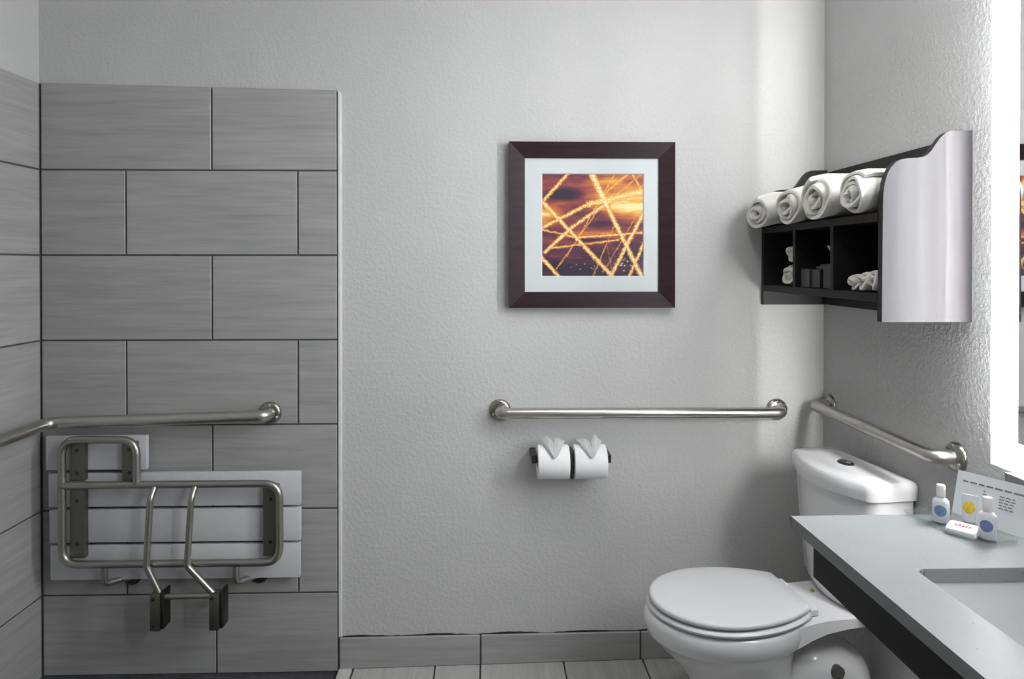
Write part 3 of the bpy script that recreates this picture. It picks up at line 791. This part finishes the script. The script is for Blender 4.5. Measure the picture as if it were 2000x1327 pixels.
# seat ring and lid
def lid_outline(z, g=0.0, xb=-.272):
    if g < -.02:
        k = 1 + g / .181
        return [(-.47 + (x + .47) * k, y * k, z) for x, y, _ in lid_outline(z, 0)]
    pts = []; n = 40
    for k in range(n + 1):                         # front half, +y to -y
        a = PI / 2 + PI * k / n
        pts.append((-.50 + (.205 + g) * math.cos(a), (.181 + g) * math.sin(a), z))
    side = []
    for k in range(1, 11):
        q = k / 10
        hw = .181 + g - (.181 - .112) * q ** 2.2
        side.append((-.50 + (xb + .50) * q, hw))
    pts += [(x, -h, z) for x, h in side] + [(xb + .004 + g * .3, -.07, z), (xb + .006 + g * .3, 0, z), (xb + .004 + g * .3, .07, z)] + [(x, h, z) for x, h in reversed(side)]
    return pts
obj('seat_ring', loft([lid_outline(.387, -.006), lid_outline(.390, .002), lid_outline(.397, .005), lid_outline(.403, .001), lid_outline(.4045, -.006)]), 'seat_plastic', wc, 50)
obj('lid', loft([lid_outline(.4085, -.010), lid_outline(.4105, -.003), lid_outline(.415, 0), lid_outline(.421, -.001), lid_outline(.4245, -.005), lid_outline(.4262, -.012), lid_outline(.4275, -.05), lid_outline(.428, -.1)]), 'seat_plastic', wc, 50)
for y in (-.078, .078):
    obj('hinge', box(-.272, -.236, y - .020, y + .020, .3855, .409, .006, 3), 'seat_plastic', wc, 40)
# tank
def tank_ring(hw, d, bulge, z, r=.03, xb=0.0, n=10):
    """back straight at xb, bowed front; rounded corners"""
    P = []
    for k in range(n + 1):                         # front edge from -y to +y
        s = -1 + 2 * k / n
        P.append((xb - d - bulge * (1 - s * s), s * (hw - r * .9)))
    front = P
    cs = []
    def corner(cxx, cyy, a0, a1, rr_):
        return [(cxx + rr_ * math.cos(a0 + (a1 - a0) * k / 5), cyy + rr_ * math.sin(a0 + (a1 - a0) * k / 5)) for k in range(6)]
    c1 = corner(xb - d + r, hw - r, PI * .97, PI / 2, r)
    c2 = corner(xb - .012, hw - .012, PI / 2, 0, .012)
    c3 = corner(xb - .012, -hw + .012, 0, -PI / 2, .012)
    c4 = corner(xb - d + r, -hw + r, -PI / 2, -PI * .97, r)
    return [(x, y, z) for x, y in front[1:-1] + c1 + c2 + c3 + c4]
tk = wc
obj('tank', loft([tank_ring(.150, .105, .030, .387), tank_ring(.160, .118, .034, .395), tank_ring(.168, .126, .036, .42), tank_ring(.180, .140, .040, .60), tank_ring(.185, .146, .042, .738)]), 'ceramic', wc, 50)
tl = obj('tank_lid', loft([tank_ring(.190, .150, .044, .739), tank_ring(.194, .156, .046, .741, xb=.003), tank_ring(.197, .160, .046, .765, xb=.004), tank_ring(.196, .159, .046, .780, xb=.004), tank_ring(.192, .153, .045, .789, xb=.001), tank_ring(.184, .143, .043, .793, xb=-.006), tank_ring(.12, .09, .03, .7945, xb=-.03)]), 'ceramic', wc, 50)
bt = obj('flush_button', lathe([(.026, .792), (.026, .797), (.023, .799), (0, .7992)], (-.085, 0, 0), 'z', 28, sx=.8, sy=1.1), 'dark_metal', tl, 40)
obj('button_half', lathe([(.009, .7985), (.009, .802), (0, .8025)], (-.085, .012, 0), 'z', 20), 'chrome', tl, 40)
obj('button_half', lathe([(.009, .7985), (.009, .802), (0, .8025)], (-.085, -.012, 0), 'z', 20), 'chrome', tl, 40)
wc.location = TO; wc.rotation_euler = (0, 0, math.radians(7.5))

# ------------------------------------------------------------------ amenities on the counter
tray = thing('amenity_tray', 'clear acrylic tray of toiletries on the stone counter', 'tray', (0, 0, 0))
hx, hy = .048, .098
bm = loft([rrect(0, 0, hx, hy, .012, 0), rrect(0, 0, hx + .003, hy + .003, .014, .010), rrect(0, 0, hx + .001, hy + .001, .013, .010), rrect(0, 0, hx - .002, hy - .002, .011, .003)], True, True)
obj('tray_body', bm, 'acrylic', tray, 40)
tray.location = (1.021, -.972, ZCT + .0015); tray.rotation_euler = (0, 0, math.radians(14))
ZT = ZCT + .004
def bottle(label, x, y, h, lab, ang, r=.0165):
    t = thing('shampoo_bottle', label, 'bottle', (0, 0, 0), 'toiletry bottles in the tray')
    hb = h * .66
    prof = [(0, 0), (r * .9, 0), (r, .002), (r, hb * .78), (r * .94, hb * .88), (r * .74, hb * .96), (r * .50, hb), (r * .48, hb + .003)]
    obj('body', lathe(prof, (0, 0, 0), 'z', 28, sx=1, sy=.72), 'bottle', t, 50)
    obj('cap', lathe([(r * .50, hb + .002), (r * .54, hb + .003), (r * .54, h - .002), (r * .48, h), (0, h)], (0, 0, 0), 'z', 24), 'cap', t, 40)
    # round printed label, bent onto the body
    bm = bmesh.new(); rl = r * .72
    def lp(rad, a):
        u = rad * math.cos(a)
        return (u, -.72 * math.sqrt(max(0, r * r - u * u)) - .0009, hb * .50 + rad * 1.04 * math.sin(a))
    cen = bm.verts.new(lp(0, 0)); prev = None
    for q in range(1, 5):
        ring = [bm.verts.new(lp(rl * q / 4, 2 * PI * k / 24)) for k in range(24)]
        for k in range(24):
            if prev is None: bm.faces.new((cen, ring[k], ring[(k + 1) % 24]))
            else: bm.faces.new((prev[k], prev[(k + 1) % 24], ring[(k + 1) % 24], ring[k]))
        prev = ring
    obj('round_label', bm, lab, t)
    t.location = (x, y, ZT); t.rotation_euler = (0, 0, math.radians(ang))
bottle('small white bottle with a round blue label nearest the toilet tank', 1.004, -.940, .082, 'label_blue', -38)
bottle('small white bottle with a round navy label in front of the card', 1.040, -1.033, .086, 'label_navy', -48)
tu = thing('lotion_tube', 'small pale tube with a round yellow label between the two bottles', 'tube', (0, 0, 0))
rings = []
for q in range(9):
    s = q / 8; z = .014 + .056 * s
    w, d = .0135 + .003 * s, .0125 * (1 - s) + .0010
    rings.append([(w * math.cos(2 * PI * k / 24), d * math.sin(2 * PI * k / 24), z) for k in range(24)])
obj('body', loft(rings), 'tube_white', tu, 60)
obj('cap', lathe([(.0115, 0), (.012, .001), (.012, .014), (0, .0145)], (0, 0, 0), 'z', 24), 'tube_grey', tu, 40)
bm = bmesh.new(); cen = bm.verts.new((0, -.0102, .044)); ring = []
for k in range(24):
    a = 2 * PI * k / 24; z = .044 + .0125 * math.sin(a); u = .0115 * math.cos(a)
    s = (z - .014) / .056; w, d = .0135 + .003 * s, .0125 * (1 - s) + .0010
    ring.append(bm.verts.new((u, -d * math.sqrt(max(0, 1 - (u / w) ** 2)) - .0012, z)))
for k in range(24): bm.faces.new((cen, ring[k], ring[(k + 1) % 24]))
obj('round_label', bm, 'label_yellow', tu)
tu.location = (1.046, -.972, ZT); tu.rotation_euler = (0, 0, math.radians(-45))
sp = thing('soap_packet', 'wrapped soap bar with red lettering lying in the tray', 'soap', (0, 0, 0))
obj('wrapper', loft([rrect(0, 0, .027, .018, .006, 0), rrect(0, 0, .030, .021, .008, .006), rrect(0, 0, .028, .019, .008, .013), rrect(0, 0, .022, .013, .006, .0155)]), 'soap_wrap', sp, 50)
bm = bmesh.new()
for k in range(5):
    x = -.014 + k * .0062
    box(x, x + .0048, -.004 + .0010 * (k % 2), .004 - .0012 * ((k + 1) % 2), .0157, .0162, bm=bm)
obj('print', bm, 'red_ink', sp)
sp.location = (1.010, -1.003, ZT); sp.rotation_euler = (math.radians(12), 0, math.radians(-52))
# leaning information card
card = thing('information_card', 'pale printed card leaning behind the toiletries by the wall', 'card', (0, 0, 0))
Wd, Hd = .150, .106
obj('card_sheet', box(-Wd / 2, Wd / 2, 0, .0012, 0, Hd), 'card', card)
bm = bmesh.new(); rnd = random.Random(2)
x = -.062
for wl in (.011, .014, .011, .013, .015, .013, .024):
    box(x, x + wl, -.0004, 0, .0835, .0870, bm=bm); x += wl + .004
for k in range(5):
    x = .014
    for wl in [rnd.uniform(.004, .010) for _ in range(4)]:
        if x + wl < .046: box(x, x + wl, -.0004, 0, .070 - k * .0062, .0722 - k * .0062, bm=bm)
        x += wl + .0025
for k in range(4):
    box(-.018, -.014 + .003 * (k % 2), -.0004, 0, .072 - k * .0068, .0745 - k * .0068, bm=bm)
tag(obj('print', bm, 'ink', card), 'rows of tiny dark print')
card.location = (1.090, -.967, ZCT + .0005)
card.rotation_euler = (math.radians(-16), 0, math.radians(-62))
